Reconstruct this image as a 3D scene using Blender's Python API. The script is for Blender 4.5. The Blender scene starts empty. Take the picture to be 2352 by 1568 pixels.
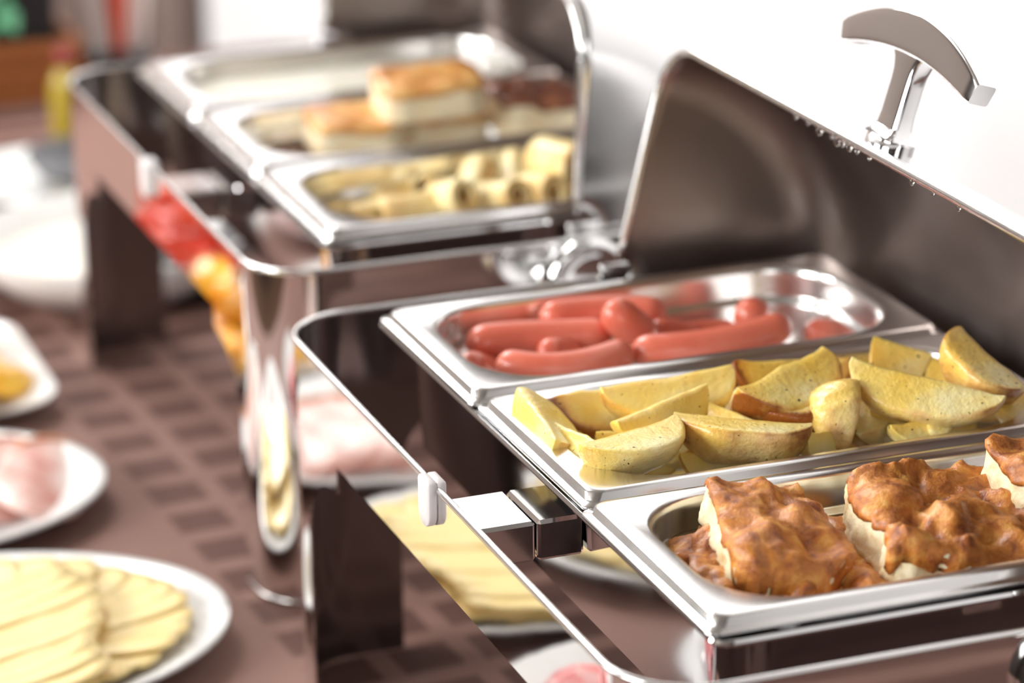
import bpy, bmesh, math, random
from mathutils import Vector, Matrix, Euler, noise
random.seed(7)
PI = math.pi
sc = bpy.context.scene
C = sc.collection
ZP = 1.0165            # height of the food pans' top rims above the floor
TT = -0.2665           # table top, relative to the pan rims

# ---------------------------------------------------------------- camera, world, light
R2 = Vector((0.9346359927, -0.3554742355, -0.0096762051))
U2 = Vector((0.1270616824, 0.3084172956, 0.9427469491))
FW = U2.cross(R2)
CAM = Vector((-0.59320491, -1.28736297, 0.65089026 + ZP))
FPX = 7101.17
cd = bpy.data.cameras.new('camera'); cam = bpy.data.objects.new('camera', cd); C.objects.link(cam)
cam.matrix_world = Matrix(((R2.x, U2.x, -FW.x, CAM.x), (R2.y, U2.y, -FW.y, CAM.y), (R2.z, U2.z, -FW.z, CAM.z), (0, 0, 0, 1)))
cd.sensor_width = 36; cd.lens = FPX / 2352 * 36; cd.clip_start = .05; cd.clip_end = 60
cd.dof.use_dof = True; cd.dof.focus_distance = 1.73; cd.dof.aperture_fstop = 4.0
sc.camera = cam
w = bpy.data.worlds.new('world'); sc.world = w; w.use_nodes = True
w.node_tree.nodes['Background'].inputs[0].default_value = (.85, .92, 1, 1)
w.node_tree.nodes['Background'].inputs[1].default_value = .5
sc.view_settings.view_transform = 'Standard'; sc.view_settings.look = 'None'
sc.view_settings.exposure = 0.15; sc.view_settings.gamma = 1; sc.view_settings.use_curve_mapping = False
def area(name, loc, target, sx, sy, power, col=(1, 1, 1)):
    l = bpy.data.lights.new(name, 'AREA'); l.shape = 'RECTANGLE'; l.size = sx; l.size_y = sy; l.energy = power; l.color = col
    o = bpy.data.objects.new(name, l); C.objects.link(o); o.location = loc
    o.rotation_euler = (Vector(target) - Vector(loc)).to_track_quat('-Z', 'Y').to_euler(); return o
RX0, RX1, RY0, RY1, RZ = -3.0, .95, -3.2, 4.3, 3.2
area('left_window_light', (RX0 + .06, .1, 2.1), (0, .1, 1.9), 1.25, 1.45, 84, (1, .98, .95))
area('left_far_window_light', (RX0 + .06, 2.3, 2.1), (0, 2.3, 1.9), 1.25, 1.45, 86, (1, .98, .95))
area('rear_window_light', (-1.2, RY0 + .06, 2.1), (-1.2, 0, 2.0), 1.25, 1.4, 14, (1, .98, .96))
area('ceiling_light', (-.5, 2.2, RZ - .1), (-.2, .8, .8), 1.0, 1.6, 46, (1, .99, .97))
area('wall_fill', (.1, 3.15, RZ - .15), (.95, 2.7, .9), .6, 2.6, 74, (1, 1, 1))  # added lamp without a fixture, blows out the white right wall

# ---------------------------------------------------------------- helpers
def ray(u, v): return FW + R2 * ((u - 1176) / FPX) - U2 * ((v - 784) / FPX)
def at(u, v, h):                      # the point seen at pixel (u, v) at height h over the pan rims
    d = ray(u, v); return CAM + d * ((h + ZP - CAM.z) / d.z)
def V(x, y, z): return Vector((x, y, z + ZP))
def mat(name, col=(.8, .8, .8), rough=.5, metal=0, **k):
    m = bpy.data.materials.new(name); m.use_nodes = True
    b = m.node_tree.nodes['Principled BSDF']
    b.inputs['Base Color'].default_value = (*col, 1); b.inputs['Roughness'].default_value = rough; b.inputs['Metallic'].default_value = metal
    for q, v in k.items(): b.inputs[q.replace('_', ' ')].default_value = v
    return m
def nn(m, t, **k):
    n = m.node_tree.nodes.new(t)
    for q, v in k.items():
        if q.startswith('i_'): n.inputs[q[2:].replace('_', ' ')].default_value = v
        else: setattr(n, q, v)
    return n
def lk(m, a, b): m.node_tree.links.new(a, b)
def bsdf(m): return m.node_tree.nodes['Principled BSDF']
def ramp(m, fac, stops):
    r = nn(m, 'ShaderNodeValToRGB'); e = r.color_ramp.elements
    while len(e) < len(stops): e.new(.5)
    for i, (p, c) in enumerate(stops): e[i].position = p; e[i].color = (*c, 1) if len(c) == 3 else c
    lk(m, fac, r.inputs[0]); return r.outputs[0]
def coord(m, scale=(1, 1, 1)):
    t = nn(m, 'ShaderNodeTexCoord'); mp = nn(m, 'ShaderNodeMapping'); mp.inputs['Scale'].default_value = scale
    lk(m, t.outputs['Object'], mp.inputs[0]); return mp.outputs[0]
def noi(m, vec, scale, detail=4, rough=.55, dist=0):
    n = nn(m, 'ShaderNodeTexNoise'); n.inputs['Scale'].default_value = scale; n.inputs['Detail'].default_value = detail
    n.inputs['Roughness'].default_value = rough; n.inputs['Distortion'].default_value = dist
    lk(m, vec, n.inputs['Vector']); return n.outputs[0]
def bump(m, h, dist, strength=1):
    b = nn(m, 'ShaderNodeBump'); b.inputs['Distance'].default_value = dist; b.inputs['Strength'].default_value = strength
    lk(m, h, b.inputs['Height']); lk(m, b.outputs[0], bsdf(m).inputs['Normal'])
def mix(m, fac, a, b):
    n = nn(m, 'ShaderNodeMix', data_type='RGBA')
    lk(m, fac, n.inputs[0])
    for s, q in ((6, a), (7, b)):
        if isinstance(q, tuple): n.inputs[s].default_value = (*q, 1)
        else: lk(m, q, n.inputs[s])
    return n.outputs[2]
def steel(name, rough, col=(.80, .79, .78), brush=None, smudge=.05, wave=0):
    m = mat(name, col, rough, 1)
    c = coord(m)
    n = noi(m, c, 9, 5, .6)
    mr = nn(m, 'ShaderNodeMapRange'); mr.inputs[1].default_value = .35; mr.inputs[2].default_value = .75
    mr.inputs[3].default_value = rough; mr.inputs[4].default_value = rough + smudge
    lk(m, n, mr.inputs[0]); lk(m, mr.outputs[0], bsdf(m).inputs['Roughness'])
    if brush:
        bump(m, noi(m, coord(m, brush), 60, 3, .6), .00006, .6)
    elif wave:
        bump(m, noi(m, c, 7, 2, .5), wave, 1)
    return m
def link(name, me, mt, parent=None, smooth=True, org=None):
    if org is not None: me.transform(Matrix.Translation(-Vector(org)))
    if mt is not None:
        for q in (mt if isinstance(mt, (list, tuple)) else [mt]): me.materials.append(q)
    if smooth: me.polygons.foreach_set('use_smooth', [True] * len(me.polygons))
    o = bpy.data.objects.new(name, me); C.objects.link(o)
    if parent is not None: o.parent = parent
    me.update(); return o
def build(name, verts, faces, mt, parent=None, smooth=True, org=None):
    me = bpy.data.meshes.new(name); me.from_pydata([tuple(v) for v in verts], [], faces)
    bm = bmesh.new(); bm.from_mesh(me); bmesh.ops.recalc_face_normals(bm, faces=bm.faces); bm.to_mesh(me); bm.free()
    return link(name, me, mt, parent, smooth, org)
def tag(o, label=None, cat=None, group=None, kind=None):
    if label: o['label'] = label
    if cat: o['category'] = cat
    if group: o['group'] = group
    if kind: o['kind'] = kind
    return o
def empty(name, loc, label, cat, group=None):
    o = bpy.data.objects.new(name, None); C.objects.link(o); o.location = loc; o.empty_display_size = .02
    return tag(o, label, cat, group)
def loops(ls, close_start=False, close_end=False, cyc=True):   # stack of equal-count rings -> verts, faces
    vs = []; fs = []; n = len(ls[0])
    for l in ls: vs += l
    for i in range(len(ls) - 1):
        for j in range(n if cyc else n - 1):
            a = i * n + j; b = i * n + (j + 1) % n
            fs.append((a, b, b + n, a + n))
    if close_start: fs.append(tuple(range(n - 1, -1, -1)))
    if close_end: fs.append(tuple(range((len(ls) - 1) * n, len(ls) * n)))
    return vs, fs
def rrect(x0, x1, y0, y1, r, z, k=8, sub=6):          # rounded rectangle ring, 4*(k+1)+4*(sub-1) points
    pts = []; r = max(r, 1e-5)
    cs = [(x1 - r, y0 + r, -PI / 2), (x1 - r, y1 - r, 0), (x0 + r, y1 - r, PI / 2), (x0 + r, y0 + r, PI)]
    for i, (cx, cy, a0) in enumerate(cs):
        arc = [Vector((cx + r * math.cos(a0 + PI / 2 * t / k), cy + r * math.sin(a0 + PI / 2 * t / k), z)) for t in range(k + 1)]
        pts += arc
        nx, ny, na = cs[(i + 1) % 4]
        q = Vector((nx + r * math.cos(na), ny + r * math.sin(na), z))
        for t in range(1, sub): pts.append(arc[-1].lerp(q, t / sub))
    return pts
def tube(path, r, k=8, cyc=False, caps=True):
    n = len(path); ls = []
    up = Vector((0, 0, 1))
    for i in range(n):
        a = path[(i - 1) % n] if (cyc or i > 0) else path[0]; b = path[(i + 1) % n] if (cyc or i < n - 1) else path[-1]
        t = (b - a).normalized(); s = t.cross(up)
        if s.length < .05: s = t.cross(Vector((0, 1, 0)))
        s.normalize(); w_ = s.cross(t); rr = r[i] if isinstance(r, (list, tuple)) else r
        ls.append([path[i] + (s * math.cos(2 * PI * j / k) + w_ * math.sin(2 * PI * j / k)) * rr for j in range(k)])
    if cyc: ls.append(ls[0])
    return loops(ls, caps and not cyc, caps and not cyc)
def lathe(prof, cx=0, cy=0, k=48, sx=1, sy=1):
    return loops([[Vector((cx + r * sx * math.cos(2 * PI * j / k), cy + r * sy * math.sin(2 * PI * j / k), z)) for j in range(k)] for r, z in prof], False, False)
def box(x0, x1, y0, y1, z0, z1, bev=0, seg=2):
    bm = bmesh.new(); bmesh.ops.create_cube(bm, size=1)
    for v in bm.verts: v.co = Vector(((x0 + x1) / 2 + v.co.x * (x1 - x0), (y0 + y1) / 2 + v.co.y * (y1 - y0), (z0 + z1) / 2 + v.co.z * (z1 - z0)))
    if bev: bmesh.ops.bevel(bm, geom=list(bm.edges), offset=bev, segments=seg, affect='EDGES', profile=.5)
    me = bpy.data.meshes.new('b'); bm.to_mesh(me); bm.free(); return me
def split(o, ang=35):
    m = o.modifiers.new('split', 'EDGE_SPLIT'); m.split_angle = math.radians(ang)
def solid(o, t, off=0, mo=0):
    m = o.modifiers.new('solid', 'SOLIDIFY'); m.thickness = t; m.offset = off; m.material_offset = mo; return m

# ---------------------------------------------------------------- materials
M_pol = steel('polished_steel', .035, (.86, .85, .84), smudge=.03, wave=.0006)
M_side = steel('water_pan_steel', .05, (.78, .78, .79), smudge=.08)
M_inner = steel('shaded_inner_steel', .16, (.28, .26, .255), smudge=.1)  # same steel, colour darkened to stand in for shade inside the frame
M_satin = steel('satin_steel', .2, (.80, .79, .78), brush=(1, 25, 1), smudge=.08)
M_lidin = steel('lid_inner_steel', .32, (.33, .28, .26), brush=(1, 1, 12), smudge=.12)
M_lidout = steel('lid_outer_steel', .12, (.84, .84, .84), smudge=.06)
M_chrome = steel('chrome', .04, (.85, .84, .85), smudge=.16)
M_hinge = steel('hub_steel', .1, (.85, .85, .85))
M_plast = mat('white_plastic', (.78, .75, .75), .35, Subsurface_Weight=.1, Subsurface_Radius=(.01, .01, .01))
M_china = mat('white_china', (.78, .78, .77), .12)
M_black = mat('black_plastic', (.015, .015, .018), .3)
M_glass = mat('clear_glass', (1, 1, 1), .02, Transmission_Weight=1.0, IOR=1.45)
M_water = mat('water', (1, 1, 1), .0, Transmission_Weight=1.0, IOR=1.33)
M_wall = mat('white_wall_paint', (.93, .93, .94), .7)
M_wall2 = mat('brown_wall_paint', (.055, .040, .034), .6)
M_ceil = mat('ceiling_paint', (.22, .20, .18), .8)  # ceiling out of view, tone darkened to cut the fill light
M_floor = mat('floor_wood', (.16, .09, .06), .35)
c = coord(M_floor, (1, 12, 1)); lk(M_floor, ramp(M_floor, noi(M_floor, c, 3), [(.3, (.10, .05, .035)), (.7, (.22, .13, .08))]), bsdf(M_floor).inputs['Base Color'])

def cloth_mat():
    m = mat('brown_tablecloth', (.2, .1, .08), .75, Sheen_Weight=.0, Specular_IOR_Level=.2)
    t = nn(m, 'ShaderNodeTexCoord'); mp = nn(m, 'ShaderNodeMapping'); mp.inputs['Rotation'].default_value = (0, 0, math.radians(-3.5))
    lk(m, t.outputs['Object'], mp.inputs[0]); s = nn(m, 'ShaderNodeSeparateXYZ'); lk(m, mp.outputs[0], s.inputs[0])
    def math_(op, a, b=None, c=None):
        n = nn(m, 'ShaderNodeMath', operation=op)
        for i, q in enumerate((a, b, c)):
            if q is None: continue
            if isinstance(q, (int, float)): n.inputs[i].default_value = q
            else: lk(m, q, n.inputs[i])
        return n.outputs[0]
    def stripe(src, pitch, off, lo, hi):   # 1 on the light line
        f = math_('PINGPONG', math_('ADD', src, off), pitch / 2)
        mr = nn(m, 'ShaderNodeMapRange'); mr.interpolation_type = 'SMOOTHSTEP'
        mr.inputs[1].default_value = lo; mr.inputs[2].default_value = hi; mr.inputs[3].default_value = 1; mr.inputs[4].default_value = 0
        lk(m, f, mr.inputs[0]); return mr.outputs[0]
    rung = stripe(s.outputs[1], .060, .022, .007, .013)
    rail = stripe(s.outputs[0], .060, .024, .006, .010)
    # the ladder weave only runs in a band; beyond it the cloth is plain
    band = nn(m, 'ShaderNodeMapRange'); band.inputs[1].default_value = -.020; band.inputs[2].default_value = -.012; lk(m, s.outputs[0], band.inputs[0])
    band2 = nn(m, 'ShaderNodeMapRange'); band2.inputs[1].default_value = .105; band2.inputs[2].default_value = .110; lk(m, s.outputs[0], band2.inputs[0])
    lines = math_('MAXIMUM', rung, math_('MULTIPLY', rail, math_('SUBTRACT', 1, band2.outputs[0])))
    lines = math_('MAXIMUM', lines, math_('SUBTRACT', 1, band.outputs[0]))
    weave = noi(m, mp.outputs[0], 700, 2); cloudy = noi(m, mp.outputs[0], 12, 3)
    light = mix(m, cloudy, (.225, .126, .104), (.275, .158, .130)); dark = mix(m, cloudy, (.110, .055, .045), (.135, .068, .056))
    lk(m, mix(m, lines, dark, light), bsdf(m).inputs['Base Color'])
    h = math_('ADD', math_('MULTIPLY', lines, .8), math_('MULTIPLY', weave, .5)); bump(m, h, .0006)
    return m
M_cloth = cloth_mat()

def food(name, stops, scale, rough=.4, bscale=60, bdist=.0006, sss=.2, rad=(.01, .004, .002), dist=0, coat=0, specks=0):
    m = mat(name, stops[0][1], rough, 0, Subsurface_Weight=sss, Subsurface_Radius=rad, Subsurface_Scale=.6, Coat_Weight=coat, Coat_Roughness=.12)
    c = coord(m); col = ramp(m, noi(m, c, scale, 5, .6, dist), stops)
    if specks:
        n = noi(m, c, 260, 1, .5); mr = nn(m, 'ShaderNodeMapRange'); mr.inputs[1].default_value = specks; mr.inputs[2].default_value = specks + .03
        lk(m, n, mr.inputs[0]); col = mix(m, mr.outputs[0], col, (.10, .06, .02))
    lk(m, col, bsdf(m).inputs['Base Color']); bump(m, noi(m, c, bscale, 4, .6), bdist); return m
M_saus = food('sausage_skin', [(.25, (.62, .115, .065)), (.55, (.76, .20, .13)), (.8, (.80, .26, .18))], 22, .3, 90, .0002, .35, (.012, .003, .002), coat=.35)
M_crust = food('browned_egg_crust', [(.32, (.24, .060, .016)), (.43, (.46, .15, .03)), (.54, (.64, .235, .042)), (.66, (.80, .40, .10)), (.78, (.90, .68, .34))], 75, .42, 260, .0011, .12, dist=.4, coat=.12)
M_curd = food('egg_curd', [(.3, (.72, .52, .26)), (.5, (.90, .78, .52)), (.75, (.94, .85, .64))], 90, .45, 170, .0014, .25)
M_top2 = food('baked_cheese_top', [(.3, (.42, .13, .03)), (.5, (.75, .36, .10)), (.7, (.88, .60, .25))], 30, .35, 100, .0006, .15, coat=.3)
M_dark2 = food('dark_baked_top', [(.3, (.12, .03, .015)), (.5, (.26, .08, .04)), (.75, (.5, .22, .1))], 60, .35, 100, .0008, .1, coat=.3)
M_cake = food('baked_cheese_crumb', [(.3, (.88, .70, .42)), (.7, (.94, .84, .62))], 25, .5, 120, .0005, .3)
M_crepe = food('pancake_roll', [(.3, (.80, .46, .15)), (.5, (.92, .70, .33)), (.7, (.95, .82, .50))], 35, .4, 100, .0003, .3, coat=.2)
M_porr = food('porridge', [(.3, (.78, .74, .62)), (.7, (.86, .83, .74))], 25, .3, 120, .0005, .3)
M_cheese = food('cheese', [(.3, (.90, .64, .25)), (.7, (.93, .71, .34))], 12, .35, 80, .0001, .3, (.012, .008, .003))
M_ham = food('ham', [(.38, (.60, .24, .19)), (.5, (.82, .52, .46)), (.6, (.90, .74, .69))], 18, .35, 80, .0002, .3)
M_rind = food('ham_rind', [(.3, (.55, .20, .08)), (.7, (.72, .32, .14))], 30, .35)
M_fish = food('pink_salami', [(.35, (.62, .08, .08)), (.5, (.80, .22, .22)), (.7, (.88, .60, .58))], 60, .35)
M_tom = food('tomato_flesh', [(.3, (.72, .03, .01)), (.7, (.85, .09, .02))], 20, .15, coat=.5)
M_pep = food('orange_flesh', [(.3, (.90, .30, .01)), (.5, (.95, .48, .02)), (.75, (.95, .62, .10))], 20, .2, coat=.4)

def potato_mat():
    m = mat('roast_potato', (.8, .6, .2), .3, 0, Subsurface_Weight=.3, Subsurface_Radius=(.010, .006, .002), Subsurface_Scale=.6, Coat_Weight=.35, Coat_Roughness=.15)
    a = nn(m, 'ShaderNodeAttribute', attribute_name='roast'); c = coord(m)
    n = noi(m, c, 55, 5, .65); n2 = noi(m, c, 130, 3, .6)
    base = ramp(m, noi(m, c, 18, 3), [(.3, (.90, .58, .07)), (.5, (.93, .71, .20)), (.68, (.95, .86, .48))])
    ad = nn(m, 'ShaderNodeMath', operation='MULTIPLY_ADD'); lk(m, n, ad.inputs[0]); ad.inputs[1].default_value = 1.35; lk(m, a.outputs['Fac'], ad.inputs[2])
    r = ramp(m, ad.outputs[0], [(.70, (0, 0, 0)), (1.0, (.45, .45, .45))])
    ad2 = nn(m, 'ShaderNodeMapRange'); ad2.inputs[1].default_value = .62; ad2.inputs[2].default_value = 1.5; lk(m, ad.outputs[0], ad2.inputs[0])
    col = mix(m, ad2.outputs[0], base, ramp(m, ad2.outputs[0], [(.15, (.86, .58, .16)), (.5, (.70, .30, .05)), (.85, (.30, .09, .015))]))
    sp = nn(m, 'ShaderNodeMapRange'); sp.inputs[1].default_value = .735; sp.inputs[2].default_value = .76; lk(m, noi(m, c, 330, 1, .5), sp.inputs[0])
    col = mix(m, sp.outputs[0], col, (.10, .07, .03)); lk(m, col, bsdf(m).inputs['Base Color'])
    h2 = nn(m, 'ShaderNodeMath', operation='MULTIPLY_ADD'); lk(m, noi(m, c, 420, 3, .6), h2.inputs[0]); h2.inputs[1].default_value = .4; lk(m, n2, h2.inputs[2]); bump(m, h2.outputs[0], .0012); return m
M_pot = potato_mat()

# ---------------------------------------------------------------- room
def plane_box(name, x0, x1, y0, y1, z0, z1, m, label):
    o = link(name, box(x0, x1, y0, y1, z0, z1), m, smooth=False); return tag(o, label, kind='structure')
t = .1
plane_box('floor', RX0, RX1, RY0, RY1, -t, 0, M_floor, 'dark brown wooden floor')
plane_box('ceiling', RX0, RX1, RY0, RY1, RZ, RZ + t, M_ceil, 'grey-brown ceiling, darkened to lower the fill light')
plane_box('wall_right', RX1, RX1 + t, RY0, RY1, 0, RZ, M_wall, 'bright white wall behind the raised lids')
plane_box('wall_back', RX0, RX1, RY1, RY1 + t, 0, RZ, mat('taupe_wall_paint', (.30, .25, .22), .7), 'pale wall at the far end of the room')
def windowed(name, axis, p, lo, hi, wins, m, label):  # wall made of panels around its window openings
    vs = []; fs = []
    def quadbox(a0, a1, z0, z1):
        b = len(vs)
        for d in (0, t):
            for a, z in ((a0, z0), (a1, z0), (a1, z1), (a0, z1)):
                vs.append((p - d, a, z) if axis == 'x' else (a, p - d, z))
        fs.extend([(b, b + 1, b + 2, b + 3), (b + 4, b + 7, b + 6, b + 5), (b, b + 4, b + 5, b + 1), (b + 1, b + 5, b + 6, b + 2), (b + 2, b + 6, b + 7, b + 3), (b + 3, b + 7, b + 4, b)])
    zs, ze = 1.35, 2.85
    quadbox(lo, hi, 0, zs); quadbox(lo, hi, ze, RZ); cur = lo
    for a, b in wins: quadbox(cur, a, zs, ze); cur = b
    quadbox(cur, hi, zs, ze)
    tag(build(name, vs, fs, m, smooth=False), label, kind='structure')
windowed('wall_left', 'x', RX0, RY0, RY1, [(-.55, .75), (1.65, 2.95)], M_wall2, 'brown wall with tall windows on the left')
windowed('wall_front', 'y', RY0, RX0, RX1, [(-1.85, -.55)], M_wall2, 'brown wall behind the camera')
M_frame = mat('window_frame_paint', (.8, .8, .78), .4)
def window(n, axis, p, a0, a1):
    vs = []; 
    o = None
    for j, (q0, q1, z0, z1) in enumerate([(a0, a1, 1.35, 1.4), (a0, a1, 2.8, 2.85), (a0, a0 + .05, 1.4, 2.8), (a1 - .05, a1, 1.4, 2.8), ((a0 + a1) / 2 - .025, (a0 + a1) / 2 + .025, 1.4, 2.8)]):
        me = box(p - .09, p - .02, q0, q1, z0, z1, .004) if axis == 'x' else box(q0, q1, p - .09, p - .02, z0, z1, .004)
        if j == 0: o = tag(link('window_%d' % n, me, M_frame, smooth=False), 'tall white framed window', kind='structure')
        else: link('window_frame', me, M_frame, o, smooth=False)
window(1, 'x', RX0, -.55, .75); window(2, 'x', RX0, 1.65, 2.95); window(3, 'y', RY0, -1.85, -.55)

# ---------------------------------------------------------------- buffet table and cloth
TX0, TX1, TY0, TY1 = -.62, .62, -.75, 2.285
tb = empty('buffet_table', (0, .8, 0), 'long buffet table hidden under the brown tablecloth', 'table')
M_wood = mat('table_wood', (.3, .18, .1), .5)
link('table_top', box(TX0 + .01, TX1 - .01, TY0 + .01, TY1 - .01, ZP + TT - .032, ZP + TT - .004), M_wood, tb, False, tb.location)
for x_ in (TX0 + .06, TX1 - .11):
    for y_ in (TY0 + .06, TY1 - .11):
        link('leg', box(x_, x_ + .05, y_, y_ + .05, 0, ZP + TT - .032), M_wood, tb, False, tb.location)
def tablecloth():
    vs, fs = [], []; nx, ny = 90, 150
    for i in range(nx + 1):
        for j in range(ny + 1):
            x = TX0 - .3 + (TX1 - TX0 + .6) * i / nx; y = TY0 - .3 + (TY1 - TY0 + .6) * j / ny
            px = min(max(x, TX0), TX1); py = min(max(y, TY0), TY1)
            ox, oy = x - px, y - py; d = math.hypot(ox, oy); z = ZP + TT
            if d > 0:
                fl = .02 * math.sin(26 * (y if abs(ox) > abs(oy) else x)) * min(1, d / .2)
                px += (ox / d) * (.008 + fl * .5 + .01); py += (oy / d) * (.008 + fl * .5 + .01); z -= d
            vs.append((px, py, z))
    for i in range(nx):
        for j in range(ny):
            a = i * (ny + 1) + j; fs.append((a, a + ny + 1, a + ny + 2, a + 1))
    o = build('tablecloth', vs, fs, M_cloth); tag(o, 'brown tablecloth with a woven ladder of squares, under the whole buffet', 'tablecloth')
tablecloth()

# ---------------------------------------------------------------- chafing dishes
AX, BY0, BY1 = .059, .038, .041       # how far the frame stands out from the pans
FRX0, FRX1, FRY0, FRY1 = -AX, .325 + AX, -BY0, .531 + BY1
ZR = -.0153; BH = .057; CR = .046
def frame_ring(z, step=.006):
    pts = []; x0, x1, y0, y1, r = FRX0, FRX1, FRY0, FRY1, CR
    cs = [(x1 - r, y0 + r, -PI / 2), (x1 - r, y1 - r, 0), (x0 + r, y1 - r, PI / 2), (x0 + r, y0 + r, PI)]
    for i, (cx, cy, a0) in enumerate(cs):
        for t_ in range(15): pts.append(V(cx + r * math.cos(a0 + PI / 2 * t_ / 14), cy + r * math.sin(a0 + PI / 2 * t_ / 14), z))
        nx, ny, na = cs[(i + 1) % 4]; q = V(nx + r * math.cos(na), ny + r * math.sin(na), z); a = pts[-1]
        n = int((q - a).length / step)
        for t_ in range(1, n): pts.append(a.lerp(q, t_ / n))
    return pts
def corner_pt(ci, s, z):     # ci corner, s signed arclength from the corner middle; negative = first side
    x0, x1, y0, y1, r = FRX0, FRX1, FRY0, FRY1, CR
    cx, cy, a0 = [(x1 - r, y0 + r, -PI / 2), (x1 - r, y1 - r, 0), (x0 + r, y1 - r, PI / 2), (x0 + r, y0 + r, PI)][ci]
    ha = r * PI / 4
    a = a0 + PI / 4 + max(-ha, min(ha, s)) / r
    p = V(cx + r * math.cos(a), cy + r * math.sin(a), z)
    if abs(s) > ha:
        e = abs(s) - ha; sg = 1 if s > 0 else -1
        p += Vector((-math.sin(a), math.cos(a), 0)) * e * sg
    return p
def leg_mesh(ci):
    ha = CR * PI / 4; rows = []
    ztop = ZR - BH; zs = [ztop - d for d in (0, .006, .012, .018, .0183, .019, .0205, .023, .0265, .033, .040, .048, .056, .066, .08, .11, .15, .185)]; zs[-1] = TT + .0008
    side_first = ci in (1, 3)      # corner whose negative side runs along x... decided from geometry
    def ext(d, kind):
        if kind == 'y': top, low = .080, .016
        else: top, low = .075, .037
        if d <= .018: return top
        t_ = min(1, (d - .018) / .048); return low + (top - low) * (1 - math.sqrt(1 - (1 - t_) ** 2))
    # negative side of corner 0 (front right) runs along x; of corner 1 along y; 2 along x; 3 along y
    nk, pk = (('x', 'y') if ci % 2 == 0 else ('y', 'x'))
    for z in zs:
        d = ztop - z; en, ep = ext(d, nk), ext(d, pk); row = []
        for j in range(8): row.append(corner_pt(ci, -ha - en * (1 - j / 8), z))
        for j in range(13): row.append(corner_pt(ci, -ha + 2 * ha * j / 12, z))
        for j in range(1, 9): row.append(corner_pt(ci, ha + ep * j / 8, z))
        rows.append(row)
    return loops(rows, cyc=False)
WX0, WX1, WY0, WY1 = .012, .313, .010, .521
def lid_geo(lean=.235, px=.180):
    P0 = Vector((px, 0, -.012)); R = .1665; rc = .042; y0, y1 = -.028, .565
    e = Vector((lean, 0, .972)).normalized(); n = Vector((e.z, 0, -e.x))
    path = []
    for i in range(9): path.append((.012 + (R - rc - .012) * i / 8, y0))
    for i in range(1, 10): a = PI / 2 * i / 9; path.append((R - rc + rc * math.sin(a), y0 + rc - rc * math.cos(a)))
    for i in range(1, 24): path.append((R, y0 + rc + (y1 - y0 - 2 * rc) * i / 24))
    for i in range(0, 10): a = PI / 2 * (1 - i / 9); path.append((R - rc + rc * math.sin(a), y1 - rc + rc * math.cos(a)))
    for i in range(1, 9): path.append((R - rc + (.012 - R + rc) * i / 8, y1))
    def pt(rho, y, phi):
        q = P0 + e * (rho * math.cos(phi)) + n * (rho * math.sin(phi)); return V(q.x, y, q.z)
    rows = [[pt(r, y, math.radians(98) * k / 26) for r, y in path] for k in range(27)]
    rim = rows[0]
    return rows, rim, pt, R
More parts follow.
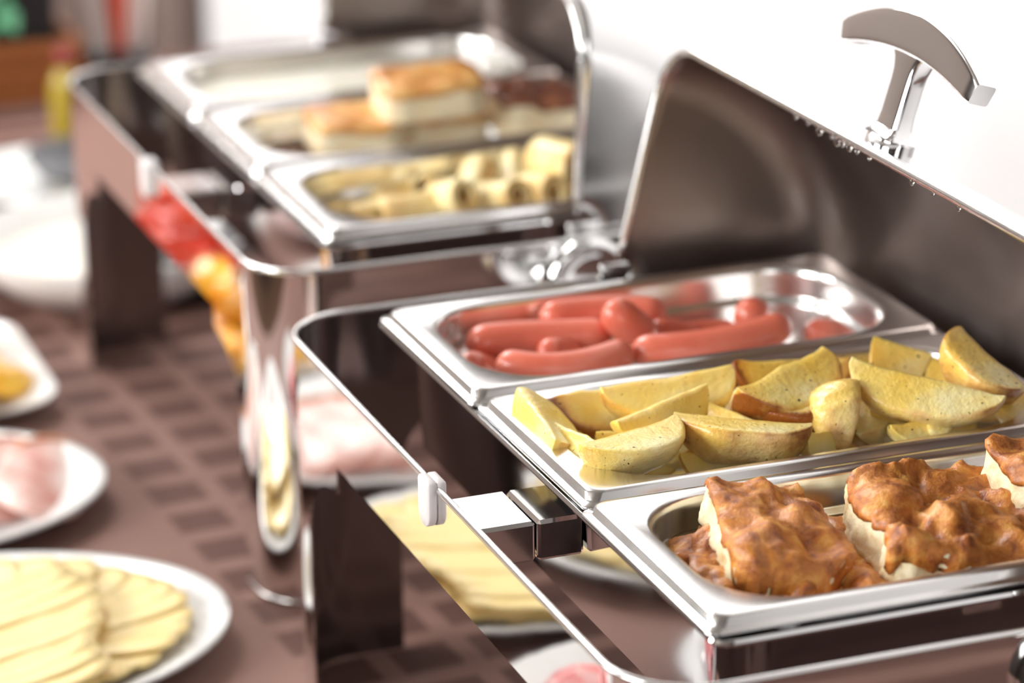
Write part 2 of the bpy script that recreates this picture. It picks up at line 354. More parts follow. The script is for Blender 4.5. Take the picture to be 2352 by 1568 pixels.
def chafing(dx, dy, label, lean, px):
    L = V(0, .265, TT)
    root = empty('chafing_dish', L + Vector((dx, dy, 0)), label, 'chafing dish', 'open roll-top chafing dishes on the buffet')
    def P(name, vf, m, par=None, smooth=True): return build(name, vf[0], vf[1], m, par or root, smooth, L)
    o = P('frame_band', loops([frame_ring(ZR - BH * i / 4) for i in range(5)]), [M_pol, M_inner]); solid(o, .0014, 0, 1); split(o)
    P('frame_rim', tube(frame_ring(ZR + .0005), .0021, 10, cyc=True), M_satin)
    for ci in range(4):
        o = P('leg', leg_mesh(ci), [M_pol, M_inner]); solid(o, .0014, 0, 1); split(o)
        ha = CR * PI / 4; e1, e2 = (.037, .016) if ci % 2 == 0 else (.016, .037); ft = [corner_pt(ci, -ha - e1 + (2 * ha + e1 + e2) * j / 30, TT + .0022) for j in range(31)]
        if ci in (0, 3): P('foot_edge', tube(ft, .0017, 6), M_satin, o)
    z = ZP
    rr = lambda i, r, zz: rrect(WX0 + i, WX1 - i, WY0 + i, WY1 - i, r, z + zz, 8, 24)
    o = P('water_pan', loops([rr(-.0135, .010, -.0130), rr(-.0145, .010, -.0112), rr(-.0135, .010, -.0095), rr(-.008, .012, -.0095), rr(0, .028, -.012), rr(.001, .028, -.06), rr(.003, .028, -.088), rr(.012, .028, -.097), rr(.03, .03, -.098)], False, True), M_side)
    split(o, 20)
    for (x0, x1) in ((FRX0 + .002, -.0178), (-.0168, WX0 - .0005), (WX1 + .0005, .342), (.343, FRX1 - .002)):
        link('support_arm', box(x0, x1, .206, .257, z - .047, z - .0225, .002, 1), M_chrome, root, False, L)
    # bumper that the lid comes down on, clipped over the rail
    vs = []
    ring = [(-.0088, .003), (-.0078, .0045), (.0078, .0045), (.0088, .003)] + [(.0088 * math.cos(a), -.0145 - .0088 * math.sin(a)) for a in [PI * k / 10 for k in range(11)]]
    def slab(xa, xb, ring_):
        k = len(ring_); c0 = .262
        A = [V(xa, c0 + a, ZR + b) for a, b in ring_]; A2 = [V(xa + (xb - xa) * .15, c0 + a * 1.06, ZR + b + (.0006 if b > 0 else -.0006)) for a, b in ring_]
        B2 = [V(xb - (xb - xa) * .15, c0 + a * 1.06, ZR + b + (.0006 if b > 0 else -.0006)) for a, b in ring_]; B = [V(xb, c0 + a, ZR + b) for a, b in ring_]
        return loops([A, A2, B2, B], True, True)
    P('bumper', slab(FRX0 - .0062, FRX0 - .0008, ring), M_plast)
    P('bumper', slab(FRX0 - .0009, FRX0 + .0048, [(a, max(b, -.008)) for a, b in ring]), M_plast)
    # hubs on the front and back band
    for sgn, yy in ((-1, FRY0 - .001), (1, FRY1 + .001)):
        prof = [(.0005, .004), (.012, .0045), (.021, .007), (.0235, .0105), (.027, .012), (.031, .011), (.033, .007), (.033, 0)]
        k = 40; hx, hz = .182, -.046
        o = P('pivot_hub', loops([[V(hx + r * math.cos(2 * PI * j / k), yy + sgn * h, hz + r * math.sin(2 * PI * j / k)) for j in range(k)] for r, h in prof], True), M_hinge)
        link('hub_bar', box(hx - .019, hx + .019, yy + min(0, sgn * .011), yy + max(0, sgn * .011), z + hz - .003, z + hz + .003, .002), M_hinge, o, True, L)
    # the lid, rolled open
    rows, rim, pt, R = lid_geo(lean, px)
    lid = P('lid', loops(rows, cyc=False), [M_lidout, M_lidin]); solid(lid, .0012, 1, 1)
    P('lid_rim', tube(rim, .0032, 8), M_satin, lid)
    for y in (-.033, .569):      # bracket from frame to lid end
        link('pivot_arm', box(.170, .194, min(y, y + .004) - .002, max(y, y + .004) - .002, z - .05, z - .004, .0015), M_hinge, root, True, L)
    # handle: base, stem, arched grip
    h = P('lid_handle', handle_grip(lean, px), M_chrome, lid); split(h, 28)
    return root
def handle_frame(lean, px):
    P0 = Vector((px, .297, -.012)); e = Vector((lean, 0, .972)).normalized(); n = Vector((e.z, 0, -e.x))
    a = math.radians(9); out = e * math.cos(a) + n * math.sin(a); tan = n * math.cos(a) - e * math.sin(a)
    return P0 + out * .1667, out, tan
def handle_grip(lean, px):
    B, out, tan = handle_frame(lean, px); Y = Vector((0, 1, 0)); vs = []; fs = []
    out2 = (out * .995 - tan * .10).normalized(); tan2 = (tan * .995 + out * .10).normalized()
    def add(vf):
        b = len(vs); vs.extend(vf[0]); fs.extend([tuple(i + b for i in f) for f in vf[1]])
    def wp(y, t_, o_): q = B + Y * y + tan2 * t_ + out2 * o_; return V(q.x, q.y, q.z)
    # base puck
    k = 32; add(loops([[wp(r * 1.25 * math.cos(2 * PI * j / k), r * .8 * math.sin(2 * PI * j / k), o_) for j in range(k)] for r, o_ in ((.0165, -.004), (.0165, .006), (.0155, .0072), (.013, .0075))], True, True))
    # stem: superelliptic section, flaring at both ends
    def sec(hy, ht, o_, off=0):
        return [wp(off + hy * math.copysign(abs(math.cos(a)) ** .22, math.cos(a)), ht * math.copysign(abs(math.sin(a)) ** .3, math.sin(a)), o_) for a in [2 * PI * (j + .5) / 28 for j in range(28)]]
    st = [(.0200, .012, .007), (.0150, .0090, .0095), (.0125, .0066, .0135), (.0118, .0060, .022), (.0118, .0060, .040), (.0124, .0060, .047), (.0150, .0062, .0535), (.019, .0062, .0575)]
    add(loops([sec(a, b, c_) for a, b, c_ in st], True, True))
    # grip: an arc in the plane of out/Y
    H = .083; sag = .0165; ls = []
    n = 34
    for i in range(n + 1):
        s = -1 + 2 * i / n; y = H * s; oc = .0700 - sag * s * s
        ang = math.atan2(-2 * sag * s / H, 1) ; hh = (.0128 * (1 - .42 * s * s)); th = .0072
        ty, to = math.cos(ang), math.sin(ang)
        row = []
        for j in range(28):
            a = 2 * PI * (j + .5) / 28; ct = math.copysign(abs(math.cos(a)) ** .25, math.cos(a)); st_ = math.copysign(abs(math.sin(a)) ** .25, math.sin(a))
            k_ = 1 if abs(s) < .995 else .9
            row.append(wp(y - to * st_ * hh * k_, ct * th * k_, oc + ty * st_ * hh * k_))
        ls.append(row)
    add(loops(ls, True, True))
    return vs, fs
near = chafing(0, 0, 'nearer chafing dish holding sausages, potato wedges and egg bake, its steel lid rolled open', .235, .180)
far = chafing(.0148, .6984, 'farther, blurred chafing dish holding cheese squares and pancake rolls, its lid rolled open', .03, .179)
# droplets hanging from the near lid's rim
def droplets():
    vs, fs = [], []; rows, rim, pt, R = lid_geo()
    lid = [o for o in near.children if o.name.startswith('lid')][0]
    for y, r in ((.367, .0018), (.35, .0014), (.334, .0030), (.318, .0016), (.31, .0034), (.303, .0022), (.294, .0026), (.284, .0018), (.268, .0016), (.215, .0020), (.19, .0014), (.16, .0018)):
        q = pt(R, y, 0) + Vector((-.0022, 0, -.0032)); b = len(vs); k = 10
        for i in range(7):
            a = PI * i / 6
            for j in range(k): vs.append(q + Vector((r * .7 * math.sin(a) * math.cos(2 * PI * j / k), r * math.sin(a) * math.sin(2 * PI * j / k), r * 1.2 * math.cos(a))))
        for i in range(6):
            for j in range(k): fs.append((b + i * k + j, b + i * k + (j + 1) % k, b + (i + 1) * k + (j + 1) % k, b + (i + 1) * k + j))
    o = build('droplet', vs, fs, M_water, lid, True, V(0, .265, TT)); tag(o, 'clear water drops under the lid rim', kind='stuff')
droplets()

# ---------------------------------------------------------------- food pans (thirds)
def pan_mesh():
    L = []
    def r(i, cr, z, ins=None): L.append(rrect(i, .325 - i, i, .176 - i, cr, z, 10, 10))
    r(.0005, .005, -.0085); r(0, .006, -.0072); r(.0007, .006, -.0062); r(.004, .007, -.0058); r(.0047, .007, -.0050); r(.0052, .008, -.0012); r(.0066, .009, 0); r(.009, .010, 0)
    def q(i, cr, z): L.append(rrect(.020 + i, .305 - i, .0135 + i, .1625 - i, cr, z, 10, 10))
    q(-.0012, .050, 0); q(.0002, .050, -.0006); q(.0014, .050, -.003); q(.0018, .050, -.006); q(.0024, .048, -.020); q(.0028, .048, -.022); q(.0055, .046, -.0238); q(.006, .046, -.026); q(.0085, .044, -.055); q(.012, .040, -.063); q(.02, .034, -.0655)
    return loops(L, False, True)
pv, pf = pan_mesh(); pan0 = None
pans = [('stainless food pan holding sausages, at the back of the nearer dish', (-.0023, .3545, 0)), ('middle stainless food pan of the nearer dish, heaped with potato wedges', (0, .1775, 0)),
        ('stainless food pan of browned egg bake, nearest the viewer', (-.0043, .0005, 0)), ('blurred steel pan of white porridge, at the back of the farther dish', (.0148, .6984 + .354, 0)),
        ('blurred middle pan of the farther dish, holding baked cheese squares', (.0148, .6984 + .177, 0)), ('blurred pan of pancake rolls at the front of the farther dish', (.0148, .6984, 0))]
for lab, loc in pans:
    if pan0 is None:
        o = pan0 = build('food_pan', pv, pf, M_satin); solid(o, .0008, -1)
    else:
        o = pan0.copy(); C.objects.link(o)
    o.location = V(*loc); tag(o, lab, 'food pan', 'stainless third-size food pans')

# ---------------------------------------------------------------- sausages
def sausage(path_px, r, label, seed=0):
    P = [at(u, v, h) for u, v, h in path_px]
    # resample smooth
    pts = []; n = 22
    if len(P) == 2: P.insert(1, (P[0] + P[1]) / 2)
    for i in range(n + 1):
        s = i / n; pts.append(P[0] * (1 - s) ** 2 + P[1] * 2 * s * (1 - s) + P[2] * s * s)
    Ltot = sum((pts[i + 1] - pts[i]).length for i in range(n)); rad = []; acc = 0
    for i in range(n + 1):
        if i: acc += (pts[i] - pts[i - 1]).length
        e = min(acc, Ltot - acc) / (r * 1.15); f = math.sqrt(max(0, 1 - (1 - min(1, e)) ** 2))
        rad.append(max(.0012, r * f * (1 + .05 * math.sin(acc * 60 + seed))))
    # denser ends: re-walk
    vs, fs = tube(pts, rad, 20)
    c0 = sum(pts, Vector()) / len(pts)
    o = build('sausage', [Vector(v) - c0 for v in vs], fs, M_saus); o.location = c0
    sb = o.modifiers.new('s', 'SUBSURF'); sb.levels = sb.render_levels = 1
    tag(o, label, 'sausage', 'boiled sausages in the back pan')
S = [
 ([(1066, 792, -.020), (1235, 772, -.018), (1408, 768, -.018)], .0122, 'thick pink sausage lying lengthwise, the longest in front at the left'),
 ([(1062, 838, -.020), (1105, 850, -.030), (1150, 872, -.040)], .0110, 'rounded sausage tip at the far left corner of the sausage pan'),
 ([(1140, 833, -.014), (1290, 868, -.014), (1452, 805, -.012)], .0105, 'curved sausage at the front rim, its left tip split'),
 ([(1246, 812, -.020), (1290, 800, -.024), (1345, 822, -.030)], .0100, 'short sausage tip peeping over the curved front sausage'),
 ([(1238, 730, -.012), (1380, 710, -.012), (1534, 722, -.013)], .0112, 'sausage lying behind the others against the back wall of the pan'),
 ([(1392, 696, .006), (1425, 733, -.004), (1500, 792, -.026)], .0130, 'plump sausage propped up across the one behind it, tip upwards'),
 ([(1446, 806, -.014), (1620, 815, -.012), (1818, 742, -.004)], .0112, 'long arched sausage on the right with a darker raised end'),
 ([(1490, 768, -.018), (1545, 762, -.022), (1610, 790, -.030)], .0105, 'sausage end tucked behind the long arched sausage'),
 ([(1540, 778, -.030), (1610, 768, -.030), (1700, 765, -.030)], .0105, 'shaded sausage low down behind the arched one'),
 ([(1722, 690, -.006), (1728, 730, -.020), (1745, 790, -.040)], .0135, 'upright sausage tip at the right, near the back corner'),
 ([(1850, 765, -.034), (1880, 760, -.034), (1930, 770, -.040)], .0110, 'last sausage tip on the right, barely above the rim'),
 ([(1180, 850, -.045), (1300, 840, -.045), (1420, 830, -.045)], .0120, 'sausage at the bottom of the pan under the front ones'),
]
for i, (p_, r_, l_) in enumerate(S): sausage(p_, r_, l_, i)

# ---------------------------------------------------------------- potato wedges
def wedge(A, B, R, bulge, label, brown=.3, theta=1.25, seed=0, fat=.0):
    ax = (B - A); Lw = ax.length; ax.normalize(); b = Vector(bulge); b = (b - ax * b.dot(ax)).normalized(); s = ax.cross(b)
    c0 = (A + B) / 2; n = 26; ls = []; meta = []
    na, nc = 7, 4
    for i in range(n + 1):
        q = -1 + 2 * i / n; tt = math.sin(q * PI / 2 * .96) / math.sin(PI / 2 * .96); x = tt * Lw / 2
        rr = R * (max(0, 1 - abs(tt) ** 3.2) * .93 + .07) ** .6; row = []; mt_ = []
        for j in range(nc): row.append((0, rr * j / nc, -theta / 2)); mt_.append((j / nc) ** 3 * .6)
        for j in range(na + 1): row.append((1, rr, -theta / 2 + theta * j / na)); mt_.append(1.0 if 0 < j < na else 1.1)
        for j in range(nc - 1, 0, -1): row.append((0, rr * j / nc, theta / 2)); mt_.append((j / nc) ** 3 * .6)
        rw = []
        for (k_, r__, a) in row:
            v = ax * x + b * (r__ * math.cos(a) - R * .45) + s * (r__ * math.sin(a))
            nz = noise.noise(v * 40 + Vector((seed * 7.3, 0, 0))) * .0040 + noise.noise(v * 130 + Vector((seed * 3.1, 5, 0))) * .0016 + noise.noise(v * 320 + Vector((seed * 3.1, 5, 0))) * .0006
            v += (b * math.cos(a) + s * math.sin(a) + ax * .3) * nz
            rw.append(v)
        ls.append(rw); meta += [m_ * .9 + abs(tt) ** 4 * (.45 + 1.1 * brown) for m_ in mt_]
    vs, fs = loops(ls, True, True)
    me = bpy.data.meshes.new('potato_wedge'); me.from_pydata([tuple(v) for v in vs], [], fs)
    at_ = me.attributes.new('roast', 'FLOAT', 'POINT')
    for i, m_ in enumerate(meta): at_.data[i].value = (m_ * .55 - .28) + brown * (.25 + .9 * m_) - .1 + fat
    bm = bmesh.new(); bm.from_mesh(me); bmesh.ops.recalc_face_normals(bm, faces=bm.faces); bm.to_mesh(me); bm.free()
    o = link('potato_wedge', me, M_pot); o.location = c0
    sb = o.modifiers.new('s', 'SUBSURF'); sb.levels = sb.render_levels = 1
    tag(o, label, 'potato wedge', 'roast potato wedges in the middle pan')
D = (0, 0, -1)
W = [
 ((1205, 920, .006), (1292, 1050, -.006), .030, (.25, -.55, -.75), 'pale wedge leaning on the pan wall at the far left corner', 0.0),
 ((1250, 955, -.004), (1560, 915, -.008), .029, (0, .1, -1), 'long wedge along the back with a brown toasted left end', .75),
 ((1385, 935, .004), (1690, 885, .006), .031, (.05, -.45, -.9), 'bright yellow wedge lying on top, its flat side to the viewer', .05),
 ((1410, 1000, .002), (1618, 915, .008), .026, (0, .3, -1), 'glistening pale wedge with a wet grainy top, left of centre', -.1),
 ((1350, 1062, .004), (1575, 995, .004), .030, (.1, -.8, -.8), 'big smooth yellow wedge against the front rim at the left', -.05),
 ((1275, 1010, -.004), (1378, 1062, -.004), .027, (0, -.2, -1), 'stubby cut chunk in the front left corner of the pan', -.1),
 ((1546, 990, .004), (1862, 1012, .000), .028, (0, -.9, -.75), 'golden-skinned wedge lying along the front rim, skin outwards', .22),
 ((1612, 950, .000), (1748, 1000, -.004), .024, (0, .2, -1), 'pale wedge behind the golden-skinned front one', -.1),
 ((1690, 915, -.006), (1772, 1005, -.014), .024, (-.2, -.3, -1), 'shaded pale wedge pointing down under the big chunk', 0),
 ((1678, 872, -.006), (1955, 855, -.012), .028, (0, .2, -1), 'wedge against the back wall with a dark toasted left tip', .6),
 ((1712, 950, .006), (1905, 850, .010), .036, (.1, -.3, -.9), 'chunky wedge in the middle with a blistered left end', .3),
 ((1757, 975, .000), (1908, 925, .002), .029, (.1, -.8, -.7), 'toasted brown wedge showing its rounded skin, right of centre', .75),
 ((1922, 880, .014), (1928, 1012, -.004), .026, (-.55, -.8, .1), 'upright shiny wedge standing between the others', .1),
 ((1985, 885, .002), (2005, 1010, -.012), .024, (.2, -.6, -.3), 'pale wedge standing in the shadow of the long top wedge', 0),
 ((1945, 872, .016), (2300, 955, .006), .031, (.1, -.5, -.85), 'very long wedge lying across the top with a brown left tip', .12),
 ((2170, 778, .030), (2322, 920, .008), .030, (-.55, -.5, -.6), 'tall wedge standing at the right with a toasted peppery edge', .22),
 ((1992, 822, .006), (2125, 862, -.004), .032, (0, 0, -1), 'glossy wet chunk near the back wall, right of centre', .1),
 ((2130, 862, -.004), (2255, 905, -.010), .026, (0, 0, -1), 'dull pale wedge behind the long top wedge', 0),
 ((2020, 975, -.006), (2140, 925, -.004), .030, (0, -.5, -.8), 'deep yellow wedge under the long top wedge', -.05),
 ((2045, 1000, -.004), (2155, 975, -.004), .018, (0, -.3, -1), 'thin pale wedge at the front rim, right of centre', -.1),
 ((2120, 960, .000), (2190, 985, -.006), .020, (0, -.4, -1), 'small pointed chunk at the front rim, under the long wedge', -.05),
 ((1840, 1022, -.004), (1925, 1015, -.010), .022, (0, .4, -1), 'small peppered piece squeezed at the front rim, centre', 0),
 ((2280, 945, -.002), (2400, 925, -.002), .022, (0, -.3, -1), 'pale wedge at the right edge of the photo by the front rim', .05),
 ((1370, 1030, -.014), (1480, 1020, -.014), .022, (0, 0, -1), 'piece half buried between the grainy wedge and the corner chunk', 0),
 ((1560, 1068, -.016), (1720, 1050, -.016), .022, (0, 0, -1), 'piece low down under the golden-skinned front wedge', .1),
 ((1450, 960, -.040), (1650, 960, -.040), .030, (0, 0, -1), 'wedge at the bottom of the heap on the left', .1),
 ((1700, 900, -.040), (1900, 960, -.040), .030, (0, 0, -1), 'wedge at the bottom of the heap in the middle', .1),
 ((1900, 870, -.040), (2100, 900, -.040), .030, (0, 0, -1), 'wedge at the bottom of the heap near the back wall', .1),
 ((2000, 940, -.040), (2250, 920, -.038), .030, (0, 0, -1), 'wedge at the bottom of the heap on the right', .1),
 ((1700, 1010, -.036), (1950, 985, -.036), .028, (0, 0, -1), 'wedge at the bottom of the heap along the front', .1),
 ((1330, 985, -.040), (1480, 1000, -.040), .028, (0, 0, -1), 'wedge at the bottom of the heap in the left corner', .1),
 ((2050, 840, -.014), (2100, 905, -.020), .022, (0, 0, -1), 'short piece leaning behind the glossy wet chunk', .0),
 ((2190, 925, -.006), (2320, 905, -.006), .024, (0, 0, -1), 'wedge behind the foot of the tall standing wedge', .3),
]
BUR = [((1330, 1030), (1420, 960)), ((1480, 1010), (1600, 1040)), ((1640, 1020), (1760, 960)), ((1600, 900), (1720, 950)), ((1880, 880), (1960, 960)), ((1960, 1010), (2060, 960)), ((1860, 960), (1960, 1000)), ((2100, 900), (2180, 960)), ((2220, 880), (2330, 900)), ((1900, 840), (2020, 850)), ((1820, 1020), (1700, 1000)), ((2080, 1000), (2240, 960)), ((1440, 1050), (1560, 1020)), ((1280, 960), (1340, 1040))]
for k_, (a, b) in enumerate(sorted(BUR, key=lambda q: q[0][0] + q[1][0])):
    wedge(at(a[0], a[1], -.022), at(b[0], b[1], -.020), .024, (.2 * math.sin(k_ * 2), .3 * math.cos(k_ * 3), -1), 'potato wedge mostly buried in the heap, %s from the left of the buried ones' % 'first second third fourth fifth sixth seventh eighth ninth tenth eleventh twelfth thirteenth fourteenth'.split()[k_], .15 * (k_ % 3), seed=40 + k_)
for i, (a, b, R_, bu, lab, br) in enumerate(W): wedge(at(*a), at(*b), R_, bu, lab, br, seed=i, theta=1.35 + .25 * math.sin(i * 2.3) if i != 10 else 1.7)

# ---------------------------------------------------------------- baked slices
def bake(name, center, a, b, h, rot, label, cat, group, seed, mc, mt_, amp=.004, rough_=.0022, curve=.0, hang=.004, front=0):
    bm = bmesh.new(); nx = max(6, int(a / .0026)); ny = max(6, int(b / .0026)); nz = 9
    def T(x, y):
        ex = min(a / 2 - abs(x), b / 2 - abs(y)); e = min(1, max(0, ex / .008))
        n1 = 1.15 * noise.noise(Vector((x * 42 + seed * 5, y * 42, seed))) + .6 * (.35 - abs(noise.noise(Vector((x * 70, y * 70 + seed * 3, seed))))) + .22 * noise.noise(Vector((x * 120, y * 120 + seed, seed))) + .12 * noise.noise(Vector((x * 300, y * 300, seed)))
        return h + amp * n1 - .0035 * (1 - e) ** 2 + curve * (1 - (2 * x / a) ** 2)
    def side(v, k):
        n1 = .6 * noise.noise(Vector((v.x * 70 + seed * 9, v.y * 70, v.z * 70))) + .4 * noise.noise(Vector((v.x * 240, v.y * 240, v.z * 240 + seed))); return k * n1
    def shell(z0f, z1f, grow, nzz, name_, m_):
        vs = []; idx = {}; fs = []
        def key(i, j, k_):
            q = (i, j, k_)
            if q not in idx:
                x = -a / 2 + a * i / nx; y = -b / 2 + b * j / ny; x0, y0 = x, y
                z = z0f(x, y) + (z1f(x, y) - z0f(x, y)) * k_ / nzz
                if i in (0, nx): x += (1 if i else -1) * (grow + side(Vector((x, y, z)), rough_))
                if j in (0, ny): y += (1 if j else -1) * (grow + side(Vector((y, x, z)), rough_))
                # rounded plan corners
                lo = Vector((x0 * 28 + seed * 3, y0 * 28, seed * 1.7)); dd = noise.noise_vector(lo) * (rough_ * 2.2); zt = z / h
                x += dd.x * (.6 + .4 * zt); y += dd.y * (.6 + .4 * zt)
                cr_ = max(0, abs(x0) / (a / 2) + abs(y0) / (b / 2) - 1.65); x *= 1 - .12 * cr_ / .35; y *= 1 - .12 * cr_ / .35
                idx[q] = len(vs); vs.append(Vector((x, y, z)))
            return idx[q]
        for i in range(nx):
            for j in range(ny):
                for k_ in (0, nzz): fs.append((key(i, j, k_), key(i + 1, j, k_), key(i + 1, j + 1, k_), key(i, j + 1, k_)))
        for k_ in range(nzz):
            for i in range(nx):
                for j in (0, ny): fs.append((key(i, j, k_), key(i + 1, j, k_), key(i + 1, j, k_ + 1), key(i, j, k_ + 1)))
            for j in range(ny):
                for i in (0, nx): fs.append((key(i, j, k_), key(i, j + 1, k_), key(i, j + 1, k_ + 1), key(i, j, k_ + 1)))
        return build(name_, vs, fs, m_)
    root = empty(name, center, label, cat, group); root.rotation_euler = rot
    o = shell(lambda x, y: 0, lambda x, y: T(x, y) - .0022, 0, nz, 'crumb', mc); o.parent = root
    o2 = shell(lambda x, y: T(x, y) - hang - front * max(0, min(1, (-y / b - .30) / .18)) - .003 * noise.noise(Vector((x * 80, y * 80, seed))), lambda x, y: T(x, y), .0010, 2, 'browned_top', mt_); o2.parent = root
    return root
rad = math.radians
G1 = 'browned egg bake pieces in the front pan'
def eb(px, a, b, h, rot, lab, s, **k):
    bake('egg_bake_slice', px if isinstance(px, Vector) else at(*px), a, b, h, tuple(rad(q) for q in rot), lab, 'egg bake slice', G1, s, M_curd, M_crust, **k)
eb((1758, 1278, -.018), .060, .102, .024, (5, 12, -10), 'square egg bake slice on the left with a cream cut side and glossy brown top', 1, amp=.008, rough_=.004, front=.017)
eb((2172, 1268, -.024), .104, .104, .030, (5, 8, -8), 'large middle egg bake slice with a rough crumbly cut side and orange-brown top', 2, amp=.010, rough_=.005, front=.012)
eb((2420, 1155, -.008), .070, .060, .028, (0, 8, -10), 'egg bake slice at the right edge of the photo, cream side with a pink bit', 3, amp=.006, rough_=.004)
eb(V(.068, .096, -.036), .062, .080, .026, (8, -6, -20), 'low glossy brown egg bake piece in the left corner of the pan', 4, amp=.009, front=.014)
eb(V(.112, .058, -.046), .090, .050, .022, (-4, 6, 5), 'flat browned egg bake piece under the left slice at the front rim', 5, amp=.008, front=.014)
eb(V(.132, .084, -.040), .060, .098, .022, (0, 4, -5), 'orange egg bake piece low between the two big slices', 6, amp=.008, front=.014)
eb(V(.044, .128, -.034), .024, .030, .020, (0, 0, -20), 'small rounded egg bake bit in the far left corner', 7, amp=.004)
eb(V(.225, .088, -.060), .116, .084, .022, (0, 0, -5), 'egg bake layer underneath the large middle slice', 8, amp=.006, front=.012)
eb(V(.108, .088, -.061), .112, .078, .020, (0, 0, 0), 'egg bake layer lining the bottom of the pan under the left slices', 9, amp=.005)

G2 = 'baked cheese squares in the farther dish'
def cs(px, a, b, h, rot, lab, s, top=None, **k):
    bake('cheese_bake_square', px if isinstance(px, Vector) else at(*px), a, b, h, tuple(rad(q) for q in rot), lab, 'cheese bake square', G2, s, M_cake, top or M_top2, **k)
cs((810, 335, -.024), .070, .066, .028, (3, 0, -6), 'cheese bake square on the left, browned flat top', 11, amp=.002, rough_=.001)
cs((1010, 318, -.030), .068, .066, .030, (3, 2, -4), 'cheese bake square in the middle, under the topmost one', 12, amp=.002, rough_=.001)
cs((985, 245, .004), .086, .066, .028, (4, -2, -6), 'topmost cheese bake square stacked on the middle one', 13, amp=.002, rough_=.001)
cs((1235, 285, -.022), .080, .070, .030, (2, 3, -5), 'cheese bake square on the right with a dark lumpy top', 14, top=M_dark2, amp=.007, rough_=.001)
cs(V(.0148 + .066, .6984 + .292, -.044), .060, .050, .014, (2, 0, -12), 'low reddish-brown cheese bake piece at the left end', 15, top=M_dark2, amp=.003, rough_=.001)

# porridge surface in the back pan of the farther dish
def porridge():
    ls = [[p + Vector((0, 0, .0012 * noise.noise(p * 60))) for p in rrect(.05 + i, .305 - i + .0, .06 + i * .4, .985 - .84 - i * .4, .03, 0, 8, 6)] for i in (0,)]
    x0, x1, y0, y1 = .0245, .3005, .018, .158
    rings = []
    for f in (1, .85, .65, .4, .15):
        cx, cy = (x0 + x1) / 2, (y0 + y1) / 2
        ring = rrect(x0, x1, y0, y1, .044, 0, 8, 8)
        rings.append([Vector((cx + (p.x - cx) * f, cy + (p.y - cy) * f, .003 * (1 - f) + .0018 * noise.noise(Vector((p.x * 60 * f, p.y * 60, f))))) for p in ring])
    low = [Vector((.1625 + (p.x - .1625) * .95, .088 + (p.y - .088) * .92, -.04)) for p in rings[0]]
    vs, fs = loops([low] + rings, True, True)
    o = build('porridge', vs, fs, M_porr); o.location = V(.0148, .6984 + .354, -.0165); tag(o, 'creamy white porridge filling the back pan of the farther dish', 'porridge', kind='stuff')
porridge()

# pancake rolls
def roll(px, L, r, rz, ry, lab, seed):
    vs = []; k = 44; turns = 1.9; n = 9; ls_o = []; ls_i = []
    sq = .85
    for i in range(n):
        x = -L / 2 + L * i / (n - 1); ro, ri = [], []
        for j in range(k):
            t_ = j / (k - 1); a = turns * 2 * PI * t_; rr = r * (.48 + .52 * t_) + .0006 * noise.noise(Vector((x * 90, a, seed)))
            for lst, d in ((ro, .0012), (ri, -.0012)): lst.append(Vector((x, (rr + d) * math.cos(a), (rr + d) * sq * math.sin(a))))
        ls_o.append(ro + ri[::-1])
    vs, fs = loops(ls_o)
    # end strips
    m_ = 2 * k
    for base in (0, (n - 1) * m_):
        for j in range(k - 1): fs.append((base + j, base + j + 1, base + m_ - 2 - j, base + m_ - 1 - j))
    o = build('pancake_roll', vs, fs, M_crepe); o.location = at(*px); o.rotation_euler = (rad(seed * 40), rad(ry), rad(rz))
    tag(o, lab, 'pancake roll', 'pancake rolls in the farther dish')
RL = [((858, 488, -.022), .045, .0125, 20, 0, 'pancake roll at the left end of the pan'), ((955, 478, -.018), .060, .0135, 8, 0, 'pancake roll lying flat, second from the left end'),
 ((975, 425, -.022), .040, .0125, 70, 10, 'small pale pancake roll behind the flat one'), ((1035, 455, -.012), .048, .014, 100, 20, 'pancake roll with its pale cut end facing out, left of centre'),
 ((1088, 430, -.014), .060, .0150, 60, -12, 'golden pancake roll leaning up in the centre of the pan'), ((1148, 452, -.012), .046, .014, 110, 15, 'pancake roll with a bright cut end, right of centre'),
 ((1185, 415, -.018), .055, .0135, 70, -15, 'browned pancake roll standing behind the right-hand ones'), ((1240, 440, -.010), .046, .0145, 95, 12, 'pancake roll near the right with a pointed cut end'),
 ((1285, 370, .006), .050, .0190, 105, 5, 'large ring-shaped pancake roll on top at the right'), ((1320, 440, -.014), .045, .014, 60, 0, 'pancake roll at the right end by the white lid'),
 ((905, 452, -.028), .045, .0125, 30, 0, 'browned pancake roll low at the back on the left'), ((1110, 490, -.030), .07, .0130, 5, 0, 'pancake roll low at the front rim in the centre'),
 ((1230, 400, -.03), .06, .014, 10, 0, 'pancake roll low at the back on the right'), ((1050, 500, -.035), .06, .0130, 0, 0, 'pancake roll at the bottom of the pan')]
for i, (p_, L_, r_, rz, ry, lab) in enumerate(RL): roll(p_, L_, r_, rz, ry, lab, i)

